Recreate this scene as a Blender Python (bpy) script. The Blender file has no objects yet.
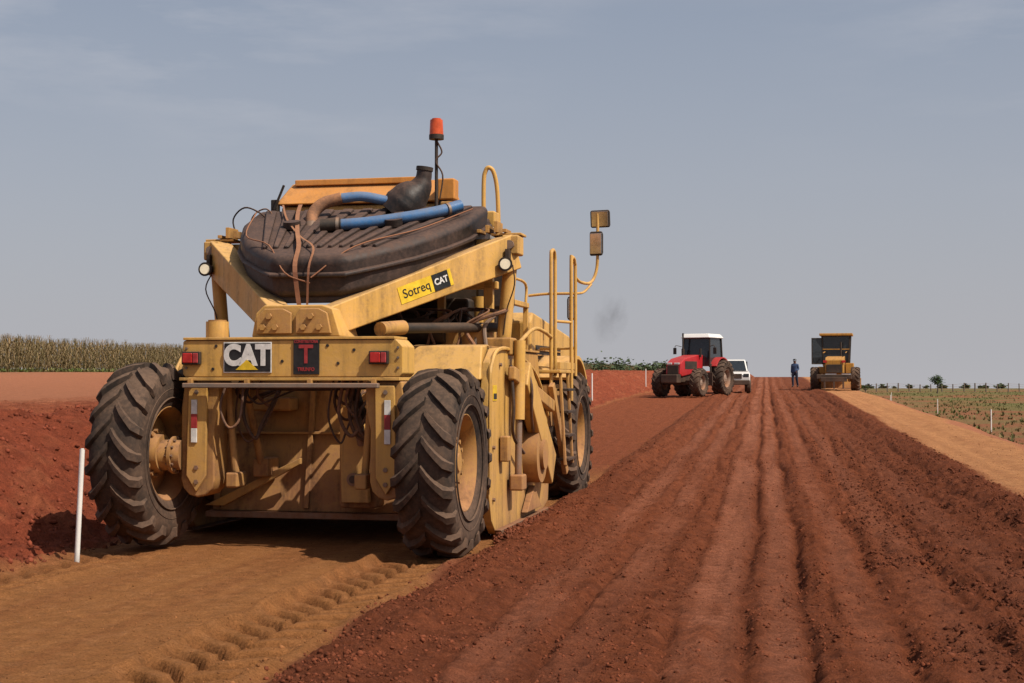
import bpy, bmesh, math, random
import numpy as np
from mathutils import Vector, Matrix
random.seed(7); np.random.seed(7)
S = bpy.context.scene
COL = S.collection
rad = math.radians

# ------------------------------------------------------------------ helpers
def link(o, parent=None):
    COL.objects.link(o)
    if parent is not None: o.parent = parent
    return o
def empty(name, loc, rz=0.0):
    e = bpy.data.objects.new(name, None); e.location = loc; e.rotation_euler = (0,0,rz)
    e.empty_display_size = .3
    return link(e)
def mesh_obj(name, verts, faces, mat, parent=None, smooth=None, bevel=0.0, seg=2):
    me = bpy.data.meshes.new(name)
    me.from_pydata([tuple(v) for v in verts], [], faces)
    bm = bmesh.new(); bm.from_mesh(me); bmesh.ops.recalc_face_normals(bm, faces=bm.faces); bm.to_mesh(me); bm.free()
    if mat: me.materials.append(mat)
    o = bpy.data.objects.new(name, me); link(o, parent)
    if smooth is not None:
        me.shade_smooth(); me.set_sharp_from_angle(angle=rad(smooth))
    if bevel > 0:
        m = o.modifiers.new('bevel','BEVEL'); m.width = bevel; m.segments = seg
        m.limit_method = 'ANGLE'; m.angle_limit = rad(35)
        if smooth is None:
            me.shade_smooth(); me.set_sharp_from_angle(angle=rad(60)); m.harden_normals = True
    return o
BF = [(0,1,2,3),(7,6,5,4),(0,4,5,1),(1,5,6,2),(2,6,7,3),(3,7,4,0)]
def box(name, lo, hi, mat, parent=None, bevel=.008):
    x0,y0,z0 = lo; x1,y1,z1 = hi
    v = [(x0,y0,z0),(x1,y0,z0),(x1,y1,z0),(x0,y1,z0),(x0,y0,z1),(x1,y0,z1),(x1,y1,z1),(x0,y1,z1)]
    return mesh_obj(name, v, BF, mat, parent, bevel=bevel)
def hexa(name, bottom4, top4, mat, parent=None, bevel=.01):
    return mesh_obj(name, list(bottom4)+list(top4), BF, mat, parent, bevel=bevel)
def prism(name, pts, axis, lo, hi, mat, parent=None, bevel=.01):
    n = len(pts); v = []
    for t in (lo,hi):
        for a,b in pts:
            v.append({'x':(t,a,b),'y':(a,t,b),'z':(a,b,t)}[axis])
    f = [tuple(range(n)), tuple(range(2*n-1,n-1,-1))]
    for i in range(n):
        j=(i+1)%n; f.append((i,j,n+j,n+i))
    return mesh_obj(name, v, f, mat, parent, bevel=bevel)
def beam(name, p0, p1, w, h, mat, parent=None, bevel=.01, w1=None, h1=None):
    p0=Vector(p0); p1=Vector(p1); d=(p1-p0).normalized()
    up=Vector((0,0,1)) if abs(d.z)<.95 else Vector((0,1,0))
    s=d.cross(up).normalized(); u=s.cross(d)
    w1=w1 or w; h1=h1 or h
    v=[]
    for p,ww,hh in ((p0,w,h),(p1,w1,h1)):
        v += [p-s*ww/2-u*hh/2, p+s*ww/2-u*hh/2, p+s*ww/2+u*hh/2, p-s*ww/2+u*hh/2]
    return mesh_obj(name, v, BF, mat, parent, bevel=bevel)
def catmull(pts, n):
    P=[Vector(p) for p in pts]; P=[P[0]*2-P[1]]+P+[P[-1]*2-P[-2]]
    out=[]
    for i in range(1,len(P)-2):
        for k in range(n):
            t=k/n; a,b,c,d=P[i-1],P[i],P[i+1],P[i+2]
            out.append(.5*((2*b)+(c-a)*t+(2*a-5*b+4*c-d)*t*t+(3*b-a-3*c+d)*t**3))
    out.append(P[-2]); return out
def tube_data(pts, r, seg=8, sub=5, radii=None):
    if sub>1:
        path=catmull(pts,sub)
        if radii is not None:
            idx=np.linspace(0,len(pts)-1,len(path)); rr=np.interp(idx,range(len(pts)),radii)
        else: rr=[r]*len(path)
    else:
        path=[Vector(p) for p in pts]; rr=radii if radii is not None else [r]*len(path)
    v=[];f=[]; prev=None
    for i,p in enumerate(path):
        d=(path[min(i+1,len(path)-1)]-path[max(i-1,0)]).normalized()
        if prev is None:
            a=Vector((0,0,1)) if abs(d.z)<.9 else Vector((1,0,0))
            n=d.cross(a).normalized()
        else:
            n=(prev-d*prev.dot(d)).normalized()
        prev=n; b=d.cross(n)
        for k in range(seg):
            an=2*math.pi*k/seg
            v.append(p+(n*math.cos(an)+b*math.sin(an))*rr[i])
    m=len(path)
    for i in range(m-1):
        for k in range(seg):
            j=(k+1)%seg
            f.append((i*seg+k,i*seg+j,(i+1)*seg+j,(i+1)*seg+k))
    f.append(tuple(range(seg-1,-1,-1))); f.append(tuple((m-1)*seg+k for k in range(seg)))
    return v,f
def tube(name, pts, r, mat, parent=None, seg=8, sub=5, radii=None):
    v,f=tube_data(pts,r,seg,sub,radii)
    return mesh_obj(name,v,f,mat,parent,smooth=50)
def cyl(name,p0,p1,r,mat,parent=None,seg=20,r1=None):
    return tube(name,[p0,p1],r,mat,parent,seg=seg,sub=1,radii=[r,r1 if r1 else r])
def revolve_data(prof, seg, c=(0,0,0), flip=1):
    v=[];f=[];n=len(prof)
    for k in range(seg):
        a=2*math.pi*k/seg
        for x,r in prof:
            v.append((c[0]+x*flip, c[1]+r*math.cos(a), c[2]+r*math.sin(a)))
    for k in range(seg):
        j=(k+1)%seg
        for i in range(n-1):
            f.append((k*n+i,k*n+i+1,j*n+i+1,j*n+i))
    return v,f
def join_data(L):
    V=[];F=[]
    for v,f in L:
        o=len(V); V+=list(v); F+=[tuple(i+o for i in q) for q in f]
    return V,F

# ------------------------------------------------------------------ materials
def newmat(name):
    m=bpy.data.materials.new(name); m.use_nodes=True
    nt=m.node_tree; b=nt.nodes['Principled BSDF']; return m,nt,b
def noise(nt,coord,scale,detail=4,rough=.6,vec_scale=None):
    n=nt.nodes.new('ShaderNodeTexNoise'); n.inputs['Scale'].default_value=scale
    n.inputs['Detail'].default_value=detail; n.inputs['Roughness'].default_value=rough
    if vec_scale:
        mp=nt.nodes.new('ShaderNodeMapping'); mp.inputs['Scale'].default_value=vec_scale
        nt.links.new(coord,mp.inputs['Vector']); coord=mp.outputs['Vector']
    nt.links.new(coord,n.inputs['Vector']); return n.outputs['Fac']
def mrange(nt,v,a,b,c=0.,d=1.):
    n=nt.nodes.new('ShaderNodeMapRange'); n.clamp=True
    nt.links.new(v,n.inputs['Value'])
    for i,x in zip((1,2,3,4),(a,b,c,d)): n.inputs[i].default_value=x
    return n.outputs['Result']
def math_(nt,op,a,b=None,clamp=False):
    n=nt.nodes.new('ShaderNodeMath'); n.operation=op; n.use_clamp=clamp
    for i,x in enumerate((a,b)):
        if x is None: continue
        if isinstance(x,(int,float)): n.inputs[i].default_value=x
        else: nt.links.new(x,n.inputs[i])
    return n.outputs[0]
def mix(nt,fac,a,b,mode='MIX'):
    n=nt.nodes.new('ShaderNodeMix'); n.data_type='RGBA'; n.blend_type=mode
    for s,x in ((n.inputs['Factor'],fac),(n.inputs[6],a),(n.inputs[7],b)):
        if isinstance(x,(int,float)): s.default_value=x
        elif isinstance(x,tuple): s.default_value=(*x[:3],1)
        else: nt.links.new(x,s)
    return n.outputs[2]
def bump(nt,b,h,strength,dist):
    n=nt.nodes.new('ShaderNodeBump'); n.inputs['Strength'].default_value=strength; n.inputs['Distance'].default_value=dist
    nt.links.new(h,n.inputs['Height']); nt.links.new(n.outputs['Normal'],b.inputs['Normal'])
DUST=(.36,.17,.085)
def dusty(name, base, dust=.5, rough=.5, dustcol=DUST, dark=(.05,.03,.02), darkamt=.5, metal=0., low=1.0, spec=.35):
    m,nt,b=newmat(name)
    tc=nt.nodes.new('ShaderNodeTexCoord').outputs['Object']
    geo=nt.nodes.new('ShaderNodeNewGeometry')
    sep=nt.nodes.new('ShaderNodeSeparateXYZ'); nt.links.new(geo.outputs['Normal'],sep.inputs[0])
    pos=nt.nodes.new('ShaderNodeSeparateXYZ'); nt.links.new(tc,pos.inputs[0])
    n1=noise(nt,tc,1.7,6,.65); n2=noise(nt,tc,24,4,.7); n3=noise(nt,tc,7,4,.65,(1,1,.10))
    up=mrange(nt,sep.outputs['Z'],.15,.95,0,.75*dust+.1)
    blot=mrange(nt,n1,.38,.68,0,dust*.8)
    fine=mrange(nt,n2,.45,.75,0,.4*dust)
    lowf=mrange(nt,pos.outputs['Z'],1.5,.2,0,.6*dust*low)
    f=math_(nt,'ADD',math_(nt,'ADD',up,blot),math_(nt,'ADD',fine,lowf),True)
    f=math_(nt,'MULTIPLY',f,mrange(nt,n2,.3,.6,.6,1.))
    var=mix(nt,mrange(nt,n1,.3,.7),tuple(c*.86 for c in base),tuple(min(1,c*1.08) for c in base))
    c=mix(nt,f,var,dustcol)
    # red soil thrown up on the low parts
    red=math_(nt,'MULTIPLY',mrange(nt,pos.outputs['Z'],1.45,.15,0,.85*low),mrange(nt,n1,.36,.62,.15,1.))
    c=mix(nt,red,c,(.27,.115,.052) if base[0]>.1 else (.13,.07,.045))
    st=math_(nt,'MULTIPLY',mrange(nt,n3,.48,.70,0,darkamt),mrange(nt,n2,.3,.6,.3,1.))
    c=mix(nt,st,c,dark)
    # chipped paint specks
    chip=math_(nt,'MULTIPLY',mrange(nt,noise(nt,tc,55,3,.7),.66,.72,0,.6),mrange(nt,n1,.45,.55))
    if base[0]>.4: c=mix(nt,chip,c,(.07,.04,.03))
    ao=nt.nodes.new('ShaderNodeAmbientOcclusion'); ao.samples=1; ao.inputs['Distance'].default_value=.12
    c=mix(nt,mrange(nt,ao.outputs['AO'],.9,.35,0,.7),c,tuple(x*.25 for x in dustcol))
    nt.links.new(c,b.inputs['Base Color'])
    r=mrange(nt,f,0,.7,rough,.95); nt.links.new(r,b.inputs['Roughness'])
    b.inputs['Metallic'].default_value=metal
    b.inputs['Specular IOR Level'].default_value=spec
    bump(nt,b,math_(nt,'ADD',n2,math_(nt,'MULTIPLY',n1,.5)),.3,.008)
    return m
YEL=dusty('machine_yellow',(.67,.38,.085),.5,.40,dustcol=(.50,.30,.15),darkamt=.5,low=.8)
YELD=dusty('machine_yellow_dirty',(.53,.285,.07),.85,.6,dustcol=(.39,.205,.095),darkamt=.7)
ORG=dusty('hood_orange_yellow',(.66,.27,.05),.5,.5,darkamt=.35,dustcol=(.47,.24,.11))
RUB=dusty('tyre_rubber',(.020,.018,.017),.85,.8,dustcol=(.14,.088,.060),darkamt=.1,low=.4,spec=.2)
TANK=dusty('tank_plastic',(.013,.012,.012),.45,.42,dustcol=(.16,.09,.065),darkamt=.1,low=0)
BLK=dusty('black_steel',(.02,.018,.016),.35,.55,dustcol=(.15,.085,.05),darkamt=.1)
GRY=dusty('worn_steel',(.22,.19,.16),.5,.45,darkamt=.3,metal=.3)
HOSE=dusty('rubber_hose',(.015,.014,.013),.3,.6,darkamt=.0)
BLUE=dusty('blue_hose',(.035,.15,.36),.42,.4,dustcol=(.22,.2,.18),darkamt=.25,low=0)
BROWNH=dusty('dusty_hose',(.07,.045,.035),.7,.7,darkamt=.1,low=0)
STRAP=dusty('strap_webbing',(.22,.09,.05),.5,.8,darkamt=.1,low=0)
RED=dusty('tractor_red',(.42,.012,.02),.15,.3,dustcol=(.35,.12,.08),darkamt=.1,low=.3)
WHT=dusty('white_paint',(.75,.75,.73),.12,.35,darkamt=.05,dustcol=(.5,.35,.25),low=.3)
POSTW=dusty('post_white',(.80,.79,.75),.10,.6,darkamt=.1,dustcol=(.45,.25,.15),low=.12)
def plain(name,c,rough=.5,metal=0,emit=None,es=1,spec=.5):
    m,nt,b=newmat(name); b.inputs['Roughness'].default_value=rough
    b.inputs['Metallic'].default_value=metal
    b.inputs['Specular IOR Level'].default_value=spec
    tc=nt.nodes.new('ShaderNodeTexCoord').outputs['Object']
    n=noise(nt,tc,14,5,.6)
    cc=mix(nt,mrange(nt,n,.35,.7),tuple(x*.75 for x in c),tuple(min(1,x*1.1+.01) for x in c)); nt.links.new(cc,b.inputs['Base Color'])
    if emit: b.inputs['Emission Color'].default_value=(*emit,1); b.inputs['Emission Strength'].default_value=es
    return m
GLASS=plain('dark_glass',(.02,.025,.03),.08)
LENSR=plain('red_lens',(.45,.015,.01),.25)
LENSO=plain('amber_red_beacon',(.62,.085,.015),.3)
LAMP=plain('lamp_lens',(.70,.64,.50),.2,emit=(1,.82,.52),es=.3)
BADGE=plain('badge_black',(.012,.012,.012),.35)
BADGEW=plain('badge_white',(.72,.70,.66),.5)
BADGEY=plain('badge_yellow',(.80,.52,.02),.5)
BADGER=plain('badge_red',(.36,.03,.03),.5)
MIRR=plain('mirror_glass',(.5,.5,.5),.15,metal=.9)
WOOD=plain('fence_wood',(.16,.12,.09),.9)
BARK=plain('bark',(.10,.07,.05),.9)

def colmat(name):
    m,nt,b=newmat(name)
    a=nt.nodes.new('ShaderNodeAttribute'); a.attribute_name='Col'
    tc=nt.nodes.new('ShaderNodeTexCoord').outputs['Object']
    n=noise(nt,tc,7,6,.7)
    c=mix(nt,1.0,a.outputs['Color'],mix(nt,mrange(nt,n,.3,.7),(.76,.76,.76),(1.22,1.2,1.18)),'MULTIPLY')
    nt.links.new(c,b.inputs['Base Color']); b.inputs['Roughness'].default_value=1
    b.inputs['Specular IOR Level'].default_value=.08
    return m,nt,b,tc,c

# ------------------------------------------------------------------ vectorised noise
def vnoise(x,y,seed=0):
    xi=np.floor(x).astype(np.int64); yi=np.floor(y).astype(np.int64); xf=x-xi; yf=y-yi
    def h(a,b):
        n=(a*374761393+b*668265263+seed*1442695041)&0x7fffffff
        n=((n^(n>>13))*1274126177)&0x7fffffff
        n=((n^(n>>15))*2246822519)&0x7fffffff
        return ((n^(n>>16))&0xffff)/65535.
    u=xf*xf*xf*(xf*(xf*6-15)+10); v=yf*yf*yf*(yf*(yf*6-15)+10)
    return (h(xi,yi)*(1-u)+h(xi+1,yi)*u)*(1-v)+(h(xi,yi+1)*(1-u)+h(xi+1,yi+1)*u)*v
def fbm(x,y,oct=4,seed=0,g=.5):
    s=0;a=1;t=0
    for i in range(oct):
        c,sn=math.cos(i*1.1),math.sin(i*1.1)
        s=s+a*vnoise((x*c-y*sn)*2**i+17*i,(x*sn+y*c)*2**i-9*i,seed+i); t+=a; a*=g
    return s/t-.5
def sst(a,b,x):
    t=np.clip((x-a)/(b-a),0,1); return t*t*(3-2*t)

# ------------------------------------------------------------------ terrain
PHI=rad(10.1); CP,SP=math.cos(PHI),math.sin(PHI)
def to_uv(X,Y): return X*CP-Y*SP, X*SP+Y*CP
def to_xy(u,v): return u*CP+v*SP, -u*SP+v*CP
TH=rad(12.0); MC=(-2.0,12.85)
tab_v=np.arange(-120,5000,2.0)
def prof(ks,vs,sm):
    t=np.interp(tab_v,ks,vs); k=np.ones(sm)/sm
    tp=np.pad(t,(sm//2,sm-1-sm//2),'edge'); return np.convolve(tp,k,'valid')
T_R=prof([-120,20,42,65,88,112,132,150,300,400,5000],[0,0,.38,.78,.98,1.62,1.88,1.5,-.8,-1.5,-27],7)
T_L=prof([-120,10,25,65,90,120,440,700,1500,5000],[.8,1.05,1.2,1.9,2.05,2.3,4.3,5.4,3,-25],9)
T_P=prof([-120,0,400,5000],[-.75,-.75,-.8,-27],7)
def prints(X,Y):
    dx=X-MC[0]; dy=Y-MC[1]
    lx=dx*math.cos(TH)-dy*math.sin(TH); ly=dx*math.sin(TH)+dy*math.cos(TH)
    h=0; dk=0
    for cx,amt in ((1.36,1.),(-1.44,.45)):
        a=lx-cx+.035*ly*(cx>0)*.0-.02*np.sin(ly*.9)
        act=1-sst(-.4,-.2,ly)
        m=np.exp(-(a/.30)**6)*act
        ph=(ly-.75*np.abs(a))/.30+np.where(a>0,.5,0)
        pr=np.clip(np.sin(2*np.pi*ph)*2.8+.5,-1,1)*sst(0,.04,np.abs(a))
        broke=.75+.5*vnoise(ly*1.8,lx*4,91)
        h=h+m*amt*(-.045+.052*pr*broke)+amt*.06*np.exp(-((np.abs(a)-.38)/.055)**2)*act*(.4+vnoise(ly*3,lx*2,92))
        dk=dk+m*amt*(.5-.5*pr)
    return h,np.clip(dk,0,1)
BANDS=((-.35,.17,1.),(.09,.11,.95),(.62,.12,.6),(-1.0,.14,.6),(-1.5,.16,.65),(1.15,.14,.45),(1.8,.17,.4))
def terrain(X,Y):
    u,v=to_uv(X,Y)
    zr=np.interp(v,tab_v,T_R); zl=np.interp(v,tab_v,T_L); zp=np.interp(v,tab_v,T_P)
    wob=.5*fbm(v*.25,u*.05+3,3,5)
    eb=u+wob*1.2
    wl=sst(-6.1,-8.6,eb); wr=sst(4.9,8.2,u+wob)
    z=zr*(1-wl)*(1-wr)+zl*wl+zp*wr
    far=sst(9,60,np.abs(u))
    z=z+far*.25*fbm(u*.02,v*.02,3,9)
    e2=u+.18*fbm(v*.9,u*.3,3,21)+.05*fbm(v*5,u*4,3,22)
    path=sst(-6.3,-5.9,e2)*(1-sst(-2.58,-2.42,e2))
    tilled=sst(-2.58,-2.38,e2)*(1-sst(2.95,3.4,e2+.25*wob))
    should=sst(2.95,3.4,e2+.25*wob)*(1-sst(4.8,5.2,u+wob))
    bank=sst(-5.9,-6.3,e2)*(1-sst(-10,-14,u))
    uw=u+.09*fbm(v*.35,v*0+2,2,31)+.03*fbm(v*1.6,v*0+5,2,33)
    smooth=0; tread=0
    for c,w,amt in BANDS:
        wd=.16*fbm(v*.18+c*13,v*0+c*5,2,37)*(1 if abs(c)>.5 else .3)
        q=np.exp(-((uw-c-wd)/w)**4)*amt*np.clip(.35+1.1*vnoise(v*.5,v*0+c*17,35),0,1)
        smooth=smooth+q
        tread=tread+q*np.clip(np.sin(2*np.pi*(v/.17+np.abs(uw-c-wd)*4.))*1.6,-1,1)
    smooth=np.clip(smooth,0,1)
    near=1-sst(60,120,v)
    g=0
    for c,w,d in ((-.13,.045,.040),(.24,.05,.050),(-.58,.05,.035),(-.82,.04,.030),(-1.2,.05,.035),(-1.70,.06,.040),(-1.95,.05,.03),(.46,.04,.03),(.80,.06,.035),(1.02,.05,.03),(1.34,.06,.035),(1.6,.05,.03),(2.02,.08,.035),(2.4,.07,.03)):
        cc_=c+.14*fbm(v*.22+c*11,v*0+c*3,3,int(abs(c)*100))*(1 if abs(c)>.3 else .35)
        g=g-d*np.exp(-((uw-cc_)/w)**2)*np.clip(2.1*vnoise(v*.5+c*9,v*0+c*5,3)-(.25 if abs(c)>.3 else -.2),0,1.4)
    rid=.10*np.exp(-((e2+2.12)/.24)**2)+.12*np.exp(-((e2-2.75)/.3)**2)+.04*np.exp(-((uw-.44)/.08)**2)
    rgt=sst(.5,1.6,u)
    fine=fbm(u*9,v*8,4,47,.75); rdg=.5-np.abs(fbm(u*5,v*4,4,48,.65))*2.4
    rough=(.08*fbm(u*2.4,v*1.5,3,41,.55)+(.080+.045*rgt)*fine+(.02+.03*rgt)*rdg)
    mid=.05*fbm(u*8,v*.6,3,51)*(1-.5*rgt)
    z=z+near*tilled*(.05+g*1.1+rid*.85+rough*(1-.82*smooth)+mid-.018*smooth+.007*tread)
    z=z+near*path*(.03*fbm(u*1.2,v*.4,3,61)+.012*fbm(u*18,v*18,3,63,.75)+.018*fbm(u*6,v*.5,2,64))
    z=z+near*path*sst(22,26,v)*.06*fbm(u*4,v*3,4,66,.65)
    z=z+near*should*(.06+.02*fbm(u*2,v*1,3,71)+.010*fbm(u*12,v*12,3,73)-.02*np.exp(-((uw-3.9)/.15)**2))
    bk=.24*fbm(u*.8,v*.6,3,81)+.20*np.abs(fbm(u*2.4,v*2.,4,83,.6))+.17*fbm(u*6,v*6,4,85,.8)
    z=z+(1-sst(90,140,v))*bank*bk
    ph,_=prints(X,Y)
    z=z+ph
    return z,dict(u=u,v=v,path=path,tilled=tilled,should=should,wl=wl,wr=wr,bank=bank,smooth=smooth,fine=fine,tread=tread,g=g)
def gz(x,y):
    z,_=terrain(np.array([float(x)]),np.array([float(y)])); return float(z[0])
us=list(np.arange(-7.2,3.6,.022))
s=.03; a=us[-1]
while a<2500: s=min(s*1.06,a*.12+.3); a+=s; us.append(a)
s=.026; a=us[0]
while a>-2500: s=min(s*1.03,abs(a)*.1+.3); a-=s; us.insert(0,a)
vs=[6.0]
while vs[-1]<4500: vs.append(vs[-1]+max(.024,vs[-1]*.0034) if vs[-1]<160 else vs[-1]*1.03)
s=.05
while vs[0]>-300: s*=1.15; vs.insert(0,vs[0]-s)
us=np.array(us); vs=np.array(vs)
U,V=np.meshgrid(us,vs); X,Y=to_xy(U,V)
Z,I=terrain(X,Y)
def lay(C,m,c): return C*(1-m[...,None])+np.array(c)*m[...,None]
nz=fbm(U*.35,V*.25,4,101)+.5; nz2=fbm(U*3,V*2,4,103)+.5; nl=fbm(U*6,V*.15,3,105)+.5; nb=fbm(U*.09,V*.05,3,107)+.5; nf=fbm(U*14,V*12,3,109)+.5
C=np.ones(U.shape+(3,))*np.array([.38,.155,.085])
C=lay(C,sst(-30,-40,U)*.8,[.30,.14,.075])
C=lay(C,sst(-43.5,-45,U)*sst(.2,.45,nz),[.09,.12,.035])
C=lay(C,I['bank']*sst(-14,-8,U),[.26,.066,.034])
C=lay(C,I['bank']*sst(.5,.75,nz2)*.5,[.36,.12,.06])
C=lay(C,I['bank']*sst(.5,.3,nf)*.45,[.14,.036,.02])
C=lay(C,I['path'],[.345,.150,.055])
C=lay(C,I['path']*sst(.4,.7,nl)*.5,[.26,.100,.039])
C=lay(C,I['path']*sst(.5,.8,nf)*.3,[.42,.20,.09])
C=lay(C,I['path']*sst(20,25,V),[.23,.070,.032])
_,DK=prints(X,Y)
C=lay(C,DK*I['path']*.8,[.13,.047,.020])
C=lay(C,I['tilled'],[.205,.062,.028])
C=lay(C,I['tilled']*sst(.35,.7,nl)*.4,[.125,.038,.019])
C=lay(C,I['tilled']*I['smooth']*.85*sst(.15,.5,nz2*.5+nl*.5),[.35,.135,.078])
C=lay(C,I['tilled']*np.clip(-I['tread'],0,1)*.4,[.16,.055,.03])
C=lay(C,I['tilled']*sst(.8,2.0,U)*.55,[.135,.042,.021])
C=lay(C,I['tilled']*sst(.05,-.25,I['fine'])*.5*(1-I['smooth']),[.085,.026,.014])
C=lay(C,I['tilled']*sst(.55,.8,nf)*.4,[.27,.092,.046])
C=lay(C,I['should'],[.47,.225,.10])
C=lay(C,I['should']*sst(.45,.7,nz2)*.4,[.35,.15,.068])
C=lay(C,I['should']*sst(.5,.75,nl)*.3,[.30,.12,.055])
C=lay(C,I['wr'],[.24,.10,.052])
gr=sst(7.5,10,U)*sst(.42,.6,nz2*.4+nz*.6)
C=lay(C,gr*.7,[.17,.14,.06])
C=lay(C,sst(10,25,U)*sst(.40,.58,nb)*.9,[.125,.125,.045])
C=lay(C,sst(200,500,V)*sst(4,20,np.abs(U)),[.14,.12,.055])
ny,nx=U.shape
P=np.stack([X,Y,Z],-1).reshape(-1,3)
idx=np.arange(ny*nx).reshape(ny,nx)
F=np.stack([idx[:-1,:-1],idx[:-1,1:],idx[1:,1:],idx[1:,:-1]],-1).reshape(-1,4)
def np_mesh(name,P,F,cols,mat,parent=None,smooth=False):
    me=bpy.data.meshes.new(name); k=F.shape[1]
    me.vertices.add(len(P)); me.vertices.foreach_set('co',np.ascontiguousarray(P,dtype=np.float32).ravel())
    me.loops.add(F.size); me.loops.foreach_set('vertex_index',F.ravel().astype(np.int32))
    me.polygons.add(len(F)); me.polygons.foreach_set('loop_start',np.arange(0,F.size,k,dtype=np.int32))
    me.polygons.foreach_set('loop_total',np.full(len(F),k,dtype=np.int32))
    me.update(calc_edges=True)
    if cols is not None:
        a=me.color_attributes.new('Col','FLOAT_COLOR','POINT')
        c=np.ones((len(P),4),dtype=np.float32); c[:,:3]=cols; a.data.foreach_set('color',c.ravel())
    me.materials.append(mat)
    if smooth: me.shade_smooth()
    o=bpy.data.objects.new(name,me); return link(o,parent)
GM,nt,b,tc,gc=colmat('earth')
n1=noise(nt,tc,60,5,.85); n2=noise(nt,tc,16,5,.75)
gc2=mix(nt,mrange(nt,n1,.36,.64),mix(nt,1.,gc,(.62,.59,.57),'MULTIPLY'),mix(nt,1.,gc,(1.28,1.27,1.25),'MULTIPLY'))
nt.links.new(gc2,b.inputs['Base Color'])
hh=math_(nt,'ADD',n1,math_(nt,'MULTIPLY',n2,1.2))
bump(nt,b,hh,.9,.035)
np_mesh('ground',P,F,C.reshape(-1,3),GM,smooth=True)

def scatter(name,tv,tf,P,rz,sc,cols,mat,jit=0.,tilt=0.,parent=None):
    tv=np.array(tv,float); m=len(P); n=len(tv); tf=np.array(tf)
    v=np.repeat(tv[None],m,0)
    if jit: v=v*(1+jit*(np.random.rand(m,n,3)-.5)*2)
    v=v*sc[:,None,:]
    if tilt:
        ta=(np.random.rand(m)-.5)*2*tilt; c,s_=np.cos(ta)[:,None],np.sin(ta)[:,None]
        y=v[...,1]*c-v[...,2]*s_; z=v[...,1]*s_+v[...,2]*c; v=np.stack([v[...,0],y,z],-1)
    c,s_=np.cos(rz)[:,None],np.sin(rz)[:,None]
    x=v[...,0]*c-v[...,1]*s_; y=v[...,0]*s_+v[...,1]*c
    v=np.stack([x,y,v[...,2]],-1)+P[:,None,:]
    f=(tf[None]+(np.arange(m)*n)[:,None,None]).reshape(-1,tf.shape[1])
    return np_mesh(name,v.reshape(-1,3),f,np.repeat(cols,n,0),mat,parent)
# ---- clods
bm=bmesh.new(); bmesh.ops.create_icosphere(bm,subdivisions=1,radius=1)
ICO=[tuple(v.co) for v in bm.verts]; ICOF=[tuple(v.index for v in f.verts) for f in bm.faces]; bm.free()
def clods(n,u0,u1,v0,v1,r0,r1,edge=None,p=3.,cl=.2):
    u=np.random.uniform(u0,u1,n); v=v0*(v1/v0)**np.random.rand(n)
    if edge is not None: u=edge[0]+np.random.randn(n)*edge[1]
    X,Y=to_xy(u,v); z,I=terrain(X,Y)
    r=r0+(r1-r0)*np.random.rand(n)**p
    clump=fbm(u*2.5,v*2,3,131)+.5
    keep=(np.random.rand(n)>I['smooth']*.95*I['tilled'])&(clump>.34+cl*np.random.rand(n))
    return np.stack([X,Y,z+r*.1],-1)[keep],r[keep],I['bank'][keep],I['should'][keep],u[keep]
sets=[clods(46000,-2.45,3.0,6.3,26,.003,.014,p=3.),clods(6000,0,0,6.3,35,.004,.020,(-2.2,.28),4),clods(26000,.8,3.3,6.3,32,.003,.024,p=4.5),
      clods(18000,-9.5,-6.0,9,40,.006,.036,p=4.5),clods(6000,-6.,-2.4,6.3,18,.003,.009,p=4,cl=.3),clods(1500,3.2,5,8,40,.004,.014)]
P=np.concatenate([s[0] for s in sets]); r=np.concatenate([s[1] for s in sets]); bk=np.concatenate([s[2] for s in sets]); sh=np.concatenate([s[3] for s in sets]); uu=np.concatenate([s[4] for s in sets])
m=len(P)
cc=np.where(bk[:,None]>.5,np.array([[.20,.053,.029]]),np.array([[.165,.050,.025]]))
cc=np.where(sh[:,None]>.5,np.array([[.33,.14,.065]]),cc)
cc=np.where(((uu<-2.6)&(uu>-6))[:,None],np.array([[.27,.115,.045]]),cc)
cc=np.where((uu>.9)[:,None]&(sh[:,None]<.5),np.array([[.125,.040,.021]]),cc)
cc=cc*(.55+.7*np.random.rand(m,1))
sc=r[:,None]*(.6+.8*np.random.rand(m,3)); sc[:,2]*=.8
CM,nt,b,tc,_=colmat('soil_clod'); bump(nt,b,noise(nt,tc,120,3,.7),.6,.008)
scatter('soil_clods',ICO,ICOF,P,np.random.rand(m)*6.3,sc,cc,CM,jit=.38,tilt=1.)

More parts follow.
